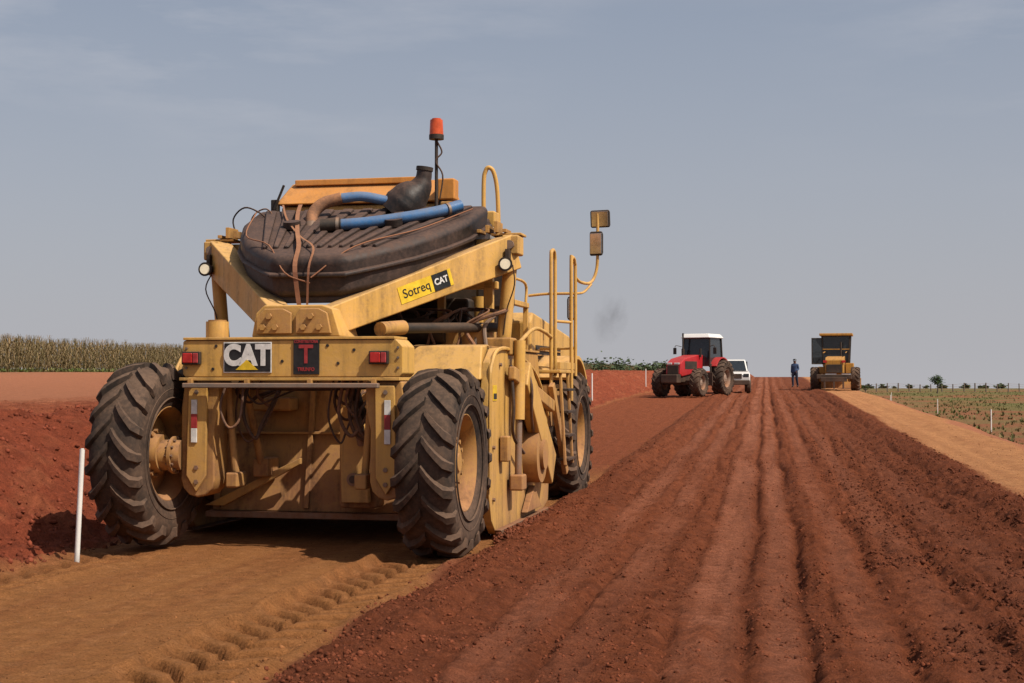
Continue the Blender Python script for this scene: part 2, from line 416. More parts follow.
# ------------------------------------------------------------------ tyres
def tyre(parent,name,c,R,w,side,nlug=20,rimr=.5,seg=64,rimmat=None,lug=None,dish=1):
    k=w/.5; q=R/.845; lug=lug or .055*q
    Rb=R-lug
    pf=[(-.19*k,rimr*R*.98),(-.215*k,rimr*R*1.05),(-.25*k,R*.66),(-.253*k,R*.76),(-.238*k,Rb-.055*q),(-.20*k,Rb-.02*q),(-.12*k,Rb-.004*q),(0,Rb),(.12*k,Rb-.004*q),(.20*k,Rb-.02*q),(.238*k,Rb-.055*q),(.253*k,R*.76),(.25*k,R*.66),(.215*k,rimr*R*1.05),(.19*k,rimr*R*.98)]
    L=[revolve_data(pf,seg,c)]
    for rr_ in (.60,.70):
        for sg in (1,-1): L.append(revolve_data([(sg*.243*k,R*rr_-.008),(sg*.257*k,R*rr_),(sg*.243*k,R*rr_+.008)],seg,c))
    path=[(.012,Rb),(.07,Rb-.002*q),(.14,Rb-.006*q),(.205,Rb-.022*q),(.243,Rb-.06*q),(.259,R*.80)]
    hgt=[.8,1,1,1.05,.8,.25]; half=[.036,.038,.041,.046,.046,.036]
    for sgn in (1,-1):
        for i in range(nlug):
            a0=2*math.pi*(i+(.5 if sgn<0 else 0))/nlug+random.uniform(-.015,.015); wr=random.uniform(.85,1.02)
            v=[];f=[]
            for j,(x,rb) in enumerate(path):
                ang=a0+ .32*(min(x,.24)/.24)**.8
                t=half[j]*q*.9*random.uniform(.93,1.07); nrm=(1,0) if j<4 else (.75,.66) if j==4 else (.2,.98)
                for (off,top) in ((-1.3,0),(-.78,1),(.78,1),(1.3,0)):
                    da=off*t/rb
                    hr=hgt[j]*lug*top*wr
                    rr=rb-.006+hr*nrm[0]; xx=(x*k+hr*nrm[1])*sgn
                    v.append((c[0]+xx,c[1]+rr*math.cos(ang+da),c[2]+rr*math.sin(ang+da)))
            for j in range(len(path)-1):
                for e in range(3): f.append((j*4+e,j*4+e+1,j*4+e+5,j*4+e+4))
            f.append((0,1,2,3)); f.append(tuple(len(v)-4+e for e in (3,2,1,0)))
            L.append((v,f))
    V,F=join_data(L); mesh_obj(name+'_tyre',V,F,RUB,parent,smooth=40)
    rr=rimr*R
    rp=[(-.2*k,rr*1.05),(-.205*k,rr),(-.17*k,rr*.93),(-.05*k,rr*.88),(.02*k,rr*.86),(.10*k,rr*.88),(.17*k,rr*.94),(.205*k,rr),(.2*k,rr*1.05)]
    dp=[(.02*k,rr*.87),(.05*k,rr*.80),(.085*k,rr*.55),(.08*k,rr*.42),(.12*k,rr*.40),(.13*k,rr*.34),(.13*k,rr*.2),(.15*k,rr*.18),(.15*k,.0)]
    L=[revolve_data(rp,40,c),revolve_data(dp,40,c,side*dish)]
    back=[(.0,rr*.87),(-.02,rr*.5),(-.06,rr*.42),(-.14*k,rr*.40),(-.14*k,0)]
    L.append(revolve_data(back,40,c,side*dish))
    nb=12
    for i in range(nb):
        a=2*math.pi*i/nb; yy=c[1]+rr*.48*math.cos(a); zz=c[2]+rr*.48*math.sin(a)
        for xs in ((.078,.125),(-.02,-.075)):
            L.append(tube_data([(c[0]+xs[0]*side*dish,yy,zz),(c[0]+xs[1]*side*dish,yy,zz)],.022*q,6,1))
    V,F=join_data(L); mesh_obj(name+'_rim',V,F,rimmat or YELD,parent,smooth=30)

# ------------------------------------------------------------------ road reclaimer
RM=empty('road_reclaimer',(MC[0],MC[1],0),-TH)
R_=.845
tyre(RM,'rear_left_wheel',(-1.37,0.02,R_+.03),R_+.01,.46,-1)
tyre(RM,'rear_right_wheel',(1.43,0,R_-.02),R_,.49,1)
tyre(RM,'front_left_wheel',(-1.42,6.28,R_-.01),R_,.5,-1)
tyre(RM,'front_right_wheel',(1.42,6.28,R_-.01),R_,.48,1)
prism('rear_cross_beam',[(-1.05,1.60),(-1.02,1.575),(1.02,1.575),(1.055,1.61),(1.055,1.85),(.99,1.915),(-1.03,1.915),(-1.05,1.90)],'y',0,.38,YEL,RM,.012)
box('beam_top_flange',(-1.04,-.015,1.916),(.98,.39,1.94),YEL,RM,.004)
box('beam_lower_flange',(-1.07,-.03,1.545),(1.03,.30,1.572),YEL,RM,.004)
beam('step_bar',(-1.0,-.09,1.50),(.86,-.09,1.50),.07,.045,GRY,RM)
for x in (-.95,-.4,.2,.8): box('step_bar_bracket',(x-.02,-.07,1.50),(x+.02,.05,1.56),YELD,RM,.003)
for sx in (-1,1):
    for i in range(3):
        cyl('beam_bolt',(sx*(1.01),-.012,1.66+.09*i),(sx*1.01,.01,1.66+.09*i),.012,GRY,RM,6)
def text(name,body,size,loc,mat,parent,rot=None,ext=.002,off=.0,align='CENTER',sx=1.,M=None):
    c=bpy.data.curves.new(name,'FONT'); c.body=body; c.size=size; c.extrude=ext; c.offset=off; c.align_x=align; c.align_y='CENTER'
    c.materials.append(mat); o=bpy.data.objects.new(name,c); link(o,parent)
    if M is not None: o.matrix_local=M
    else:
        o.location=loc; o.rotation_euler=rot or (rad(90),0,0)
    o.scale=(sx*o.scale[0],o.scale[1],o.scale[2]); return o
box('badge_plate',(-.635,-.014,1.625),(-.19,-.001,1.885),BADGE,RM,.004)
box('badge_edge',(-.645,-.008,1.615),(-.18,-.002,1.895),BADGEW,RM,.002)
text('badge_text','CAT',.25,(-.412,-.019,1.768),BADGEW,RM,off=.014,sx=.9)
prism('badge_triangle',[(-.52,1.642),(-.305,1.642),(-.412,1.735)],'y',-.0245,-.022,BADGEY,RM,0)
box('dealer_plate',(.03,-.014,1.60),(.275,-.001,1.935),BADGE,RM,.004)
text('dealer_text_top','CONSTRUTORA',.036,(.152,-.018,1.895),BADGER,RM,off=.001,sx=.85)
text('dealer_letter','T',.23,(.152,-.019,1.775),BADGER,RM,off=.006,sx=.95)
text('dealer_text_bottom','TRIUNFO',.045,(.152,-.018,1.645),BADGER,RM,off=.001,sx=.85)
for x in (-.95,.84):
    box('tail_lamp_housing',(x-.09,-.05,1.69),(x+.09,-.001,1.81),BLK,RM,.008)
    box('tail_lamp_lens',(x-.075,-.066,1.705),(x+.02,-.05,1.795),LENSR,RM,.008)
    box('tail_lamp_lens_dark',(x+.024,-.064,1.705),(x+.075,-.05,1.795),BADGER,RM,.008)
for x,z in ((.45,1.7),(-.08,1.72),(.6,1.82),(-.75,1.65),(.35,1.86),(-.72,1.86)): cyl('beam_hole',(x,-.006,z),(x,.02,z),.014,BLK,RM,12)
cyl('lift_lug_drum',(-.78,.16,1.93),(-.78,.16,2.09),.105,YEL,RM,24)
cyl('lift_lug_cap',(-.78,.16,2.09),(-.78,.16,2.105),.085,YELD,RM,24)
for sx in (-1,1):
    pts=[(.70,1.54),(1.04,1.54),(1.07,1.3),(1.07,.72)]
    for i in range(7):
        a=rad(0-180*i/6); pts.append((.905+.165*math.cos(a),.64+.165*math.sin(a)))
    pts+=[(.745,1.1),(.70,1.3)]
    pts=[(sx*a,b_) for a,b_ in pts]
    prism('wheel_leg',pts,'y',.02,.34,YELD,RM,.02)
    p2=[(sx*a,b_) for a,b_ in [(.80,1.50),(.98,1.50),(1.0,.68),(.905,.53),(.81,.68)]]
    prism('leg_face_plate',p2,'y',-.02,.018,YEL,RM,.008)
    box('reflector_white',(sx*.92-.028,-.034,1.24),(sx*.92+.028,-.022,1.37),BADGEW,RM,.002)
    box('reflector_red',(sx*.92-.028,-.034,1.11),(sx*.92+.028,-.022,1.238),BADGER,RM,.002)
    box('reflector_white_low',(sx*.92-.028,-.034,.98),(sx*.92+.028,-.022,1.108),BADGEW,RM,.002)
    cyl('hub_motor',(sx*1.07,0.05,.86),(sx*1.26,0.02,.86),.14,YELD,RM,28)
    cyl('hub_flange',(sx*1.12,0.05,.86),(sx*1.15,0.05,.86),.175,YELD,RM,28)
    for i in range(12):
        a=2*math.pi*i/12; cyl('hub_bolt',(sx*1.10,.05+.155*math.cos(a),.86+.155*math.sin(a)),(sx*1.17,.05+.155*math.cos(a),.86+.155*math.sin(a)),.013,GRY,RM,6)
    for i,zz in enumerate((.62,.75,1.44)): cyl('leg_bolt',(sx*.9,-.03,zz),(sx*.9,-.015,zz),.022,GRY,RM,6)
    beam('leg_hydraulic',(sx*.62,.25,.62),(sx*.70,.22,1.5),.07,.07,YELD,RM,.03)
    box('leg_clevis',(sx*.62-.06,.12,.56),(sx*.62+.06,.36,.70),YELD,RM,.02)
# rotor chamber rear door
hexa('rotor_rear_door',[(-1.18,.98,.27),(1.18,.98,.27),(1.18,1.08,.27),(-1.18,1.08,.27)],[(-1.18,1.22,1.62),(1.18,1.22,1.62),(1.18,1.30,1.62),(-1.18,1.30,1.62)],YELD,RM,.01)
box('door_bottom_lip',(-1.22,.90,.21),(1.22,1.06,.268),GRY,RM,.006)
box('door_mid_flange',(-1.15,1.06,1.02),(1.15,1.16,1.045),YELD,RM,.004)
for x in (-1.12,-.2,1.12): beam('door_rib',(x,.98,.30),(x,1.19,1.55),.05,.07,YELD,RM,.006)
prism('door_brace',[(-1.20,.33),(-.22,.80),(-.22,.74),(-1.0,.33)],'y',.84,.90,YEL,RM,.006)
prism('door_brace_right',[(1.20,.33),(.62,.60),(.62,.54),(1.0,.33)],'y',.84,.90,YELD,RM,.006)
box('door_link_housing',(.22,.70,.34),(.60,.95,1.02),YELD,RM,.03)
prism('door_link_arm',[(.28,.40),(.55,.40),(.50,1.1),(.42,1.35),(.30,1.35),(.26,1.1)],'y',.60,.68,YEL,RM,.01)
cyl('link_pin',(.40,.57,.62),(.40,.72,.62),.06,GRY,RM,18)
cyl('link_hole',(.40,.562,.62),(.40,.58,.62),.035,BLK,RM,16)
cyl('door_cylinder',(.50,.55,.95),(.46,.30,1.55),.045,GRY,RM,14)
cyl('door_cylinder_barrel',(.50,.52,1.18),(.46,.28,1.57),.065,BLK,RM,14)
box('door_stop',(-.75,.9,1.25),(-.35,1.15,1.38),YELD,RM,.02)
cyl('door_cyl_left',(-.58,.75,.75),(-.58,.32,1.55),.035,YELD,RM,14)
box('door_cyl_foot',(-.66,.72,.62),(-.50,1.02,.80),YELD,RM,.02)
random.seed(3)
for i in range(13):
    x0=random.choice([-.6,-.5,-.42,.35,.45,.52,.6,-.7,.28]); x1=x0+random.uniform(-.15,.22); d=random.uniform(.2,.6)
    y0=random.uniform(.1,.4)
    tube('hydraulic_hose',[(x0,y0,1.57),(x0-.06,y0+.02,1.57-d*.6),(x0+.03,y0+.08,1.57-d),(x1,y0+.15,1.57-d*.75),(x1+.03,y0+.5,1.45)],random.choice([.010,.014,.018]),random.choice([HOSE,HOSE,BROWNH]),RM,8,6)
tube('loop_hose',[(-.62,.0,1.52),(-.66,-.04,1.3),(-.58,-.04,1.12),(-.48,-.02,1.2),(-.46,.02,1.52)],.012,BROWNH,RM)
for i in range(4): tube('cross_pipe',[(-.65,.42+.05*i,1.48),(0,.42+.05*i,1.46),(.65,.42+.05*i,1.48)],.014,random.choice([GRY,HOSE]),RM,8,3)
# rotor housing body
prism('rotor_housing',[(1.24,.45),(1.24,1.60),(1.36,1.86),(4.0,1.86),(4.15,1.5),(4.0,.45),(3.4,.30),(1.6,.30)],'x',-1.5,1.5,YELD,RM,.02)
box('deck_plate',(-1.52,1.38,1.862),(1.52,4.0,1.885),YELD,RM,.004)
hexa('deck_hood',[(.55,.95,1.55),(1.54,.95,1.55),(1.54,1.5,1.55),(.55,1.5,1.55)],[(.75,1.18,1.88),(1.50,1.18,1.88),(1.50,1.5,1.90),(.75,1.5,1.90)],YEL,RM,.02)
hexa('deck_hood_left',[(-1.54,.95,1.50),(-.75,.95,1.50),(-.75,1.5,1.50),(-1.54,1.5,1.50)],[(-1.50,1.10,1.86),(-.85,1.10,1.86),(-.85,1.5,1.89),(-1.50,1.5,1.89)],YELD,RM,.02)
for sx in (-1,1):
    pts=[(1.02,1.50),(1.10,1.72),(1.35,1.86),(1.9,1.88),(2.6,1.80),(3.4,1.60),(4.05,1.15),(4.2,.60),(4.1,.16),(3.7,.06),(1.35,.06),(1.15,.20),(1.02,.55)]
    prism('side_shield',pts,'x',min(sx*1.52,sx*1.60),max(sx*1.52,sx*1.60),YEL,RM,.012)
    pts=[(1.30,.10),(3.9,.10),(3.9,.02),(1.4,.02)]
    prism('side_skid',pts,'x',min(sx*1.57,sx*1.66),max(sx*1.57,sx*1.66),GRY,RM,.008)
    tube('shield_rim',[(sx*1.61,1.04,.5),(sx*1.61,1.04,1.50),(sx*1.61,1.12,1.71),(sx*1.61,1.36,1.84),(sx*1.61,1.9,1.86),(sx*1.61,2.6,1.78),(sx*1.61,3.4,1.58),(sx*1.61,4.03,1.14)],.02,YEL,RM,6,4)
    beam('rotor_arm',(sx*1.70,2.15,1.62),(sx*1.70,3.6,.55),.14,.30,YEL,RM,.02,.14,.40)
    beam('upper_link',(sx*1.68,1.7,1.62),(sx*1.68,3.9,1.25),.08,.14,YELD,RM,.02)
    cyl('rotor_drive_cover',(sx*1.60,2.9,.75),(sx*1.76,2.9,.75),.30,YELD,RM,36)
    cyl('rotor_drive_cap',(sx*1.76,2.9,.75),(sx*1.80,2.9,.75),.16,YELD,RM,30)
    cyl('lift_cyl_barrel',(sx*1.70,1.95,1.15),(sx*1.70,2.0,1.95),.06,YEL,RM,18)
    cyl('lift_cyl_rod',(sx*1.70,1.92,.55),(sx*1.70,1.95,1.15),.035,GRY,RM,14)
    box('lift_bracket',(sx*1.70-.07,1.82,.44),(sx*1.70+.07,2.02,.60),YELD,RM,.02)
    box('shield_lug',(sx*1.66-.05,1.45,.75),(sx*1.66+.04,1.58,1.0),YELD,RM,.015)
    box('warning_label',(sx*1.603-.003,1.2,1.35),(sx*1.603+.003,1.36,1.50),BADGEY,RM,.001)
    box('warning_label_black',(sx*1.606-.003,1.215,1.365),(sx*1.606+.003,1.345,1.42),BADGE,RM,.001)
    prism('shield_gusset',[(2.5,.16),(3.3,.16),(2.9,.42)],'x',min(sx*1.61,sx*1.68),max(sx*1.61,sx*1.68),YELD,RM,.008)
    tube('side_hose',[(sx*1.66,1.75,1.7),(sx*1.70,1.7,1.3),(sx*1.68,1.78,1.0),(sx*1.7,2.2,.8)],.018,HOSE,RM)
    tube('side_hose',[(sx*1.66,2.3,1.8),(sx*1.78,2.2,1.5),(sx*1.76,2.3,1.2),(sx*1.7,2.7,1.0)],.016,BROWNH,RM)
    for yy,zz in ((1.2,.4),(1.2,.9),(1.5,1.7),(2.2,1.7),(3.9,.4),(3.9,.9)): cyl('shield_bolt',(sx*1.595,yy,zz),(sx*1.625,yy,zz),.02,GRY,RM,6)
for sx in (-1,1):
    cyl('corner_post',(sx*1.52,2.02,1.86),(sx*1.62,2.02,2.98),.072,YEL,RM,18)
    beam('gooseneck_arm',(sx*.22,.30,2.08),(sx*1.60,2.04,2.86),.22,.27,YEL,RM,.015,.22,.36)
    box('post_head',(sx*1.62-.09,1.90,2.82),(sx*1.62+.09,2.16,3.02),YEL,RM,.02)
    box('post_head_plate',(sx*1.56-.16,1.98,3.025),(sx*1.56+.16,2.25,3.05),YEL,RM,.006)
    cyl('post_pin',(sx*1.62,1.86,2.92),(sx*1.62,1.90,2.92),.045,GRY,RM,14)
    for k in range(4):
        box('post_bracket',(sx*(1.28+.09*k)-.02,1.95,3.055),(sx*(1.28+.09*k)+.02,2.2,3.09+.04*(k%3)),YELD,RM,.004)
    beam('post_foot',(sx*1.50,2.02,1.80),(sx*1.50,2.02,1.98),.28,.28,YELD,RM,.02)
    lx=sx*1.61; lz=2.71
    cyl('work_lamp_housing',(lx,1.84,lz),(lx,1.72,lz),.05,BLK,RM,18,.074)
    cyl('work_lamp_lens',(lx,1.72,lz),(lx,1.712,lz),.052,LAMP,RM,18)
    box('work_lamp_bracket',(lx-.02,1.80,lz+.05),(lx+.02,1.95,lz+.16),BLK,RM,.003)
    tube('lamp_wire',[(lx+.05,1.84,lz),(lx+.06*sx,1.88,lz-.2),(lx-.03*sx,1.93,lz-.45),(lx-.07*sx,1.95,lz-.7)],.007,HOSE,RM,6)
beam('post_crossbar',(-1.6,2.12,2.93),(1.6,2.12,2.93),.12,.14,YEL,RM,.01)
prism('hitch_block',[(-.42,1.942),(.44,1.942),(.36,2.20),(.26,2.235),(-.30,2.235),(-.38,2.16)],'y',.10,.62,YEL,RM,.015)
prism('hitch_plate',[(-.36,1.97),(-.02,1.97),(-.02,2.16),(-.10,2.20),(-.28,2.20),(-.36,2.12)],'y',.06,.098,YELD,RM,.01)
prism('hitch_plate_right',[(.02,1.97),(.36,1.97),(.32,2.16),(.24,2.20),(.06,2.20),(.02,2.14)],'y',.06,.098,YELD,RM,.01)
for x,z in ((-.29,2.03),(-.17,2.03),(-.23,2.13),(.1,2.03),(.25,2.03),(.17,2.13)): cyl('hitch_bolt',(x,.03,z),(x,.07,z),.03,YELD,RM,6)
cyl('ram_barrel',(.78,.78,2.04),(1.45,2.3,2.10),.05,BLK,RM,16)
cyl('ram_end',(.68,.52,2.02),(.80,.86,2.05),.07,YELD,RM,18)
p0=Vector((.22,.30,2.08)); p1=Vector((1.60,2.04,2.86)); d=(p1-p0).normalized(); sN=d.cross(Vector((0,0,1))).normalized(); uN=sN.cross(d)
def arm_frame(t,off):
    o=p0.lerp(p1,t)+sN*(.11+off)
    return Matrix(((d.x,uN.x,sN.x,o.x),(d.y,uN.y,sN.y,o.y),(d.z,uN.z,sN.z,o.z),(0,0,0,1)))
def decal(name,t,w,h,mat,off):
    M=arm_frame(t,off); v=[]
    for z in (-.002,.002):
        for a,b_ in ((-w/2,-h/2),(w/2,-h/2),(w/2,h/2),(-w/2,h/2)): v.append(M@Vector((a,b_,z)))
    mesh_obj(name,v,BF,mat,RM)
decal('dealer_decal',.48,.66,.165,BADGEY,.003)
decal('dealer_decal_black',.56,.20,.163,BADGE,.007)
text('dealer_decal_text','Sotreq',.125,None,BADGE,RM,off=.001,M=arm_frame(.43,.006),ext=.001)
text('dealer_decal_cat','CAT',.085,None,BADGEW,RM,off=.003,M=arm_frame(.56,.0105),ext=.001)
# ------------- black saddle tank
def tank_pt(s,t,h,inf=0):
    hw=float(np.interp(t,[0,.12,.3,.5,.7,1.0],[.36,.58,.88,1.10,1.24,1.30]))+inf
    y=.42+2.0*t; zb=2.31+.58*t; zt=2.70+.70*t
    return (s*hw,y-(inf if t==0 else 0),zb+(zt-zb)*h)
def tank_slab(name,h0,h1,inf,bev,T=(0,.12,.3,.5,.7,.85,1.0)):
    out=[(s,t) for s,t in [(1,t) for t in T]]+[(-1,t) for t in reversed(T)]
    v=[tank_pt(s,t,h0,inf-(.05 if h0==0 else 0)) for s,t in out]+[tank_pt(s,t,h1,inf) for s,t in out]
    n=len(out); f=[tuple(range(n)),tuple(range(2*n-1,n-1,-1))]+[(i,(i+1)%n,n+(i+1)%n,n+i) for i in range(n)]
    return mesh_obj(name,v,f,TANK,RM,bevel=bev,seg=4)
tank_slab('tank_body',0,1,0,.08)
tank_slab('tank_waist_rib',.50,.60,.02,.016)
tank_slab('tank_lower_pan',-.12,.08,-.10,.03)
for i in range(11):
    s0=-.85+.17*i
    a=tank_pt(s0,.16,1); b_=tank_pt(s0,.93,1)
    beam('tank_rib',(a[0],a[1],a[2]),(b_[0],b_[1],b_[2]),.05,.06,TANK,RM,.018,.12,.06)
for s0 in (-.5,.45):
    a=tank_pt(s0,.55,1.02); cyl('tank_cap',(a[0],a[1],a[2]),(a[0],a[1]-.02,a[2]+.07),.09,TANK,RM,20)
box('tank_front_block',(-1.22,2.43,2.78),(1.22,2.95,3.31),TANK,RM,.08)
def strap(pts,w=.045):
    v=[];f=[];P_=catmull(pts,5)
    for i,p in enumerate(P_): v+= [p+Vector((-w/2,0,.012)),p+Vector((w/2,0,.012))]
    for i in range(len(P_)-1): f.append((2*i,2*i+1,2*i+3,2*i+2))
    mesh_obj('tank_strap',v,f,STRAP,RM)
def tt(x,t,h=1.10):
    a=tank_pt(0,t,h); return (x,a[1],a[2])
strap([tt(-.80,.98),tt(-.66,.75),tt(-.40,.4),tt(-.16,.1),(-.10,.36,2.60),(-.06,.34,2.3),(-.04,.34,2.20)],.045)
strap([tt(-1.0,.98),tt(-.70,.65),tt(-.30,.3),tt(.0,.08),(.04,.35,2.58),(.03,.34,2.22)],.022)
tube('tie_rope',[tt(-1.2,.85),tt(-.9,.35),tt(-.5,.15),(-.2,.36,2.55),(.05,.35,2.45)],.007,STRAP,RM)
tube('tie_rope_right',[(.06,.35,2.5),tt(.4,.1),tt(.85,.4),tt(1.2,.8)],.007,STRAP,RM)
tube('wire_loop',[(-1.45,2.2,3.08),(-1.5,2.2,3.28),(-1.35,2.15,3.40),(-1.15,2.1,3.33),(-1.0,2.1,3.2)],.009,HOSE,RM)
tube('wire_loop_2',[(-1.3,2.2,3.08),(-1.28,2.2,3.30),(-1.1,2.15,3.38),(-.95,2.1,3.22)],.008,BROWNH,RM)
tube('blue_suction_hose',[(-.02,1.38,3.10),(.25,1.45,3.125),(.6,1.6,3.185),(.9,1.75,3.255),(1.1,1.92,3.335)],.060,BLUE,RM,16)
cyl('hose_coupling',(-.20,1.33,3.095),(-.0,1.385,3.105),.068,BLK,RM,18)
cyl('hose_band',(-.05,1.372,3.103),(-.02,1.38,3.103),.074,GRY,RM,18)
cyl('hose_band_2',(.98,1.80,3.28),(1.0,1.82,3.287),.066,GRY,RM,18)
tube('brown_suction_hose',[(-.44,1.75,3.14),(-.47,1.85,3.27),(-.38,1.92,3.39),(-.2,1.98,3.45)],.064,BROWNH,RM,16)
tube('blue_return_hose',[(-.2,1.98,3.45),(0,2.04,3.47),(.2,2.12,3.44),(.4,2.2,3.39)],.053,BLUE,RM,16)
cyl('hose_coupling_2',(-.435,1.72,3.09),(-.44,1.76,3.16),.072,GRY,RM,18)
tube('intake_boot',[(.30,2.25,3.28),(.40,2.27,3.39),(.47,2.28,3.48),(.56,2.3,3.58),(.60,2.3,3.68),(.61,2.3,3.76)],.2,TANK,RM,20,4,[.21,.23,.20,.13,.085,.08])
cyl('boot_cap',(.61,2.3,3.76),(.615,2.3,3.80),.09,BLK,RM,20)
cyl('beacon_pole',(.66,2.6,3.2),(.66,2.6,4.16),.018,BLK,RM,10)
tube('beacon_cable',[(.70,2.6,3.5),(.73,2.6,3.75),(.66,2.57,3.9),(.72,2.6,4.0),(.67,2.58,4.12)],.009,HOSE,RM)
cyl('beacon_base',(.66,2.6,4.14),(.66,2.6,4.19),.08,BLK,RM,20)
cyl('beacon_lens',(.66,2.6,4.19),(.66,2.6,4.35),.076,LENSO,RM,24,.068)
cyl('beacon_top',(.66,2.6,4.35),(.66,2.6,4.365),.05,LENSO,RM,20)
box('hood_body',(-1.38,3.3,2.55),(.46,4.4,3.55),YEL,RM,.03)
hexa('hood_roof',[(-1.43,3.22,3.56),(.50,3.22,3.56),(.50,4.6,3.56),(-1.43,4.6,3.56)],[(-1.32,3.5,3.84),(.42,3.5,3.84),(.42,4.4,3.84),(-1.32,4.4,3.84)],ORG,RM,.03)
box('hood_roof_rail',(-1.26,3.42,3.80),(.36,3.47,3.87),ORG,RM,.01)
for x in (-.9,-.3,.2): box('hood_panel',(x-.22,3.285,3.0),(x+.22,3.298,3.45),YELD,RM,.006)
for x in (-1.43,.56): box('hood_side_post',(x-.04,3.20,2.6),(x+.04,3.3,3.62),BLK,RM,.01)
box('hood_end_box',(.52,3.15,3.56),(.72,3.35,3.80),ORG,RM,.02)
box('hood_end_box_low',(.56,3.12,3.25),(.70,3.30,3.54),YELD,RM,.02)
beam('hood_handle',(-1.42,3.18,3.5),(-1.30,3.18,3.78),.025,.025,BLK,RM,.005)
tube('grab_loop',[(1.09,3.0,3.1),(1.09,3.0,3.7),(1.11,3.0,3.84),(1.15,3.0,3.88),(1.20,3.02,3.82),(1.235,3.04,3.6),(1.25,3.05,3.1)],.024,YEL,RM,10,6)
box('filter_box',(1.0,2.75,3.02),(1.32,3.1,3.20),WHT,RM,.03)
box('filter_box_top',(1.04,2.8,3.20),(1.26,3.05,3.38),YEL,RM,.02)
box('engine_block',(-.3,2.5,1.89),(1.05,3.9,2.42),BLK,RM,.04)
box('battery_box',(.9,1.9,1.89),(1.35,2.5,2.12),YELD,RM,.02)
cyl('air_tank',(.35,1.9,2.05),(.95,1.9,2.05),.13,BLK,RM,20)
cyl('engine_filter',(1.1,2.8,2.0),(1.1,2.8,2.45),.09,YEL,RM,18)
box('seat_back',(.85,3.6,2.35),(1.3,3.7,2.85),BLK,RM,.06)
box('engine_frame',(-.2,2.3,2.5),(1.4,2.38,2.58),YEL,RM,.01)
box('engine_upright',(1.25,2.3,1.89),(1.35,2.38,2.9),YEL,RM,.01)
box('engine_upright_2',(.75,2.3,1.89),(.83,2.38,2.5),YELD,RM,.01)
box('radiator',(-.4,3.9,1.88),(1.1,4.3,2.7),BLK,RM,.02)
box('low_machinery',(-1.2,2.4,1.89),(-.3,3.9,2.0),BLK,RM,.03)
for i in range(20):
    x=random.uniform(.1,1.4); y=random.uniform(1.6,2.4)
    tube('engine_hose',[(x,y,1.88),(x+random.uniform(-.1,.1),y+.05,2.1),(x+random.uniform(-.3,.3),y+.2,2.25),(x+random.uniform(-.5,.3),y+.6,2.3)],random.choice([.010,.015,.022]),random.choice([HOSE,BROWNH,GRY]),RM,7)
box('chassis',(-.55,1.5,.75),(.55,9.0,1.25),BLK,RM,.03)
prism('front_body',[(5.5,1.3),(5.5,2.30),(5.7,2.42),(8.4,2.2),(9.1,1.9),(9.2,1.1),(8.8,.9),(5.5,.9)],'x',-1.12,1.12,YEL,RM,.04)
box('operator_bay_floor',(-1.12,4.2,.95),(1.12,5.48,1.62),YELD,RM,.02)
box('operator_bay_core',(-.9,4.32,1.62),(.85,5.45,2.28),BLK,RM,.03)
for y in (4.3,5.42): box('operator_bay_post',(1.04,y-.03,1.62),(1.10,y+.03,2.46),YEL,RM,.006)
box('operator_bay_top_bar',(1.03,4.27,2.46),(1.11,5.45,2.52),YEL,RM,.006)
box('operator_panel',(.87,4.9,1.8),(.90,5.3,2.15),YELD,RM,.01)
cyl('steering_column',(.9,4.5,1.7),(1.0,4.4,2.3),.03,BLK,RM,10)
box('front_vent',(1.115,5.8,1.5),(1.13,7.6,2.0),BLK,RM,.004)
for i in range(7): box('vent_slat',(1.12,5.82,1.54+.065*i),(1.15,7.58,1.555+.065*i),YELD,RM,.002)
for sx in (-1,1):
    pts=[];n=10
    for i in range(n+1):
        a=rad(38+96*i/n); pts.append((6.28+1.02*math.cos(a),.85+1.02*math.sin(a)))
    for i in range(n,-1,-1):
        a=rad(38+96*i/n); pts.append((6.28+.97*math.cos(a),.85+.97*math.sin(a)))
    prism('front_fender',pts,'x',min(sx*1.10,sx*1.60),max(sx*1.10,sx*1.60),YEL,RM,.008)
    cyl('front_axle',(sx*.3,6.28,.83),(sx*1.3,6.28,.83),.15,BLK,RM,16)
box('platform',(1.13,4.15,1.63),(1.74,5.15,1.67),YEL,RM,.01)
box('platform_toe',(1.70,4.15,1.675),(1.74,5.15,1.76),YEL,RM,.005)
for y in (4.35,4.85): beam('ladder_rail',(1.70,y,1.65),(1.76,y,.55),.03,.06,YELD,RM,.006)
for z in (.60,.88,1.16,1.42): box('ladder_step',(1.66,4.36,z),(1.80,4.84,z+.03),BLK,RM,.004)
box('side_locker',(1.14,4.2,1.0),(1.60,5.1,1.5),YELD,RM,.02)
beam('side_strut',(1.66,4.0,1.5),(1.72,4.6,.45),.06,.10,YELD,RM,.01)
def rail(pts,r=.022): tube('handrail',pts,r,YEL,RM,10,5)
rail([(1.62,4.20,1.3),(1.62,4.20,2.0),(1.62,4.20,2.95),(1.62,4.26,3.06),(1.62,4.36,3.08),(1.62,4.44,3.02),(1.62,4.46,2.8),(1.62,4.46,1.6)])
rail([(1.74,4.9,1.3),(1.74,4.9,2.9),(1.74,4.95,3.03),(1.74,5.05,3.05),(1.74,5.16,3.0),(1.74,5.2,2.8),(1.74,5.2,1.6)])
rail([(1.62,4.46,2.25),(1.68,4.7,2.25),(1.74,4.9,2.25)],.018)
rail([(1.62,2.2,1.9),(1.64,3.0,2.1),(1.64,3.6,2.1),(1.62,4.2,2.05)],.022)
rail([(1.15,5.2,2.6),(1.4,5.2,2.62),(1.74,5.2,2.62)],.018)
rail([(1.74,5.2,1.95),(1.6,5.6,1.95),(1.2,5.7,1.95)],.018)
rail([(1.07,4.4,2.5),(1.07,4.4,2.74),(1.07,4.6,2.78),(1.07,5.4,2.76),(1.07,5.42,2.5)],.018)
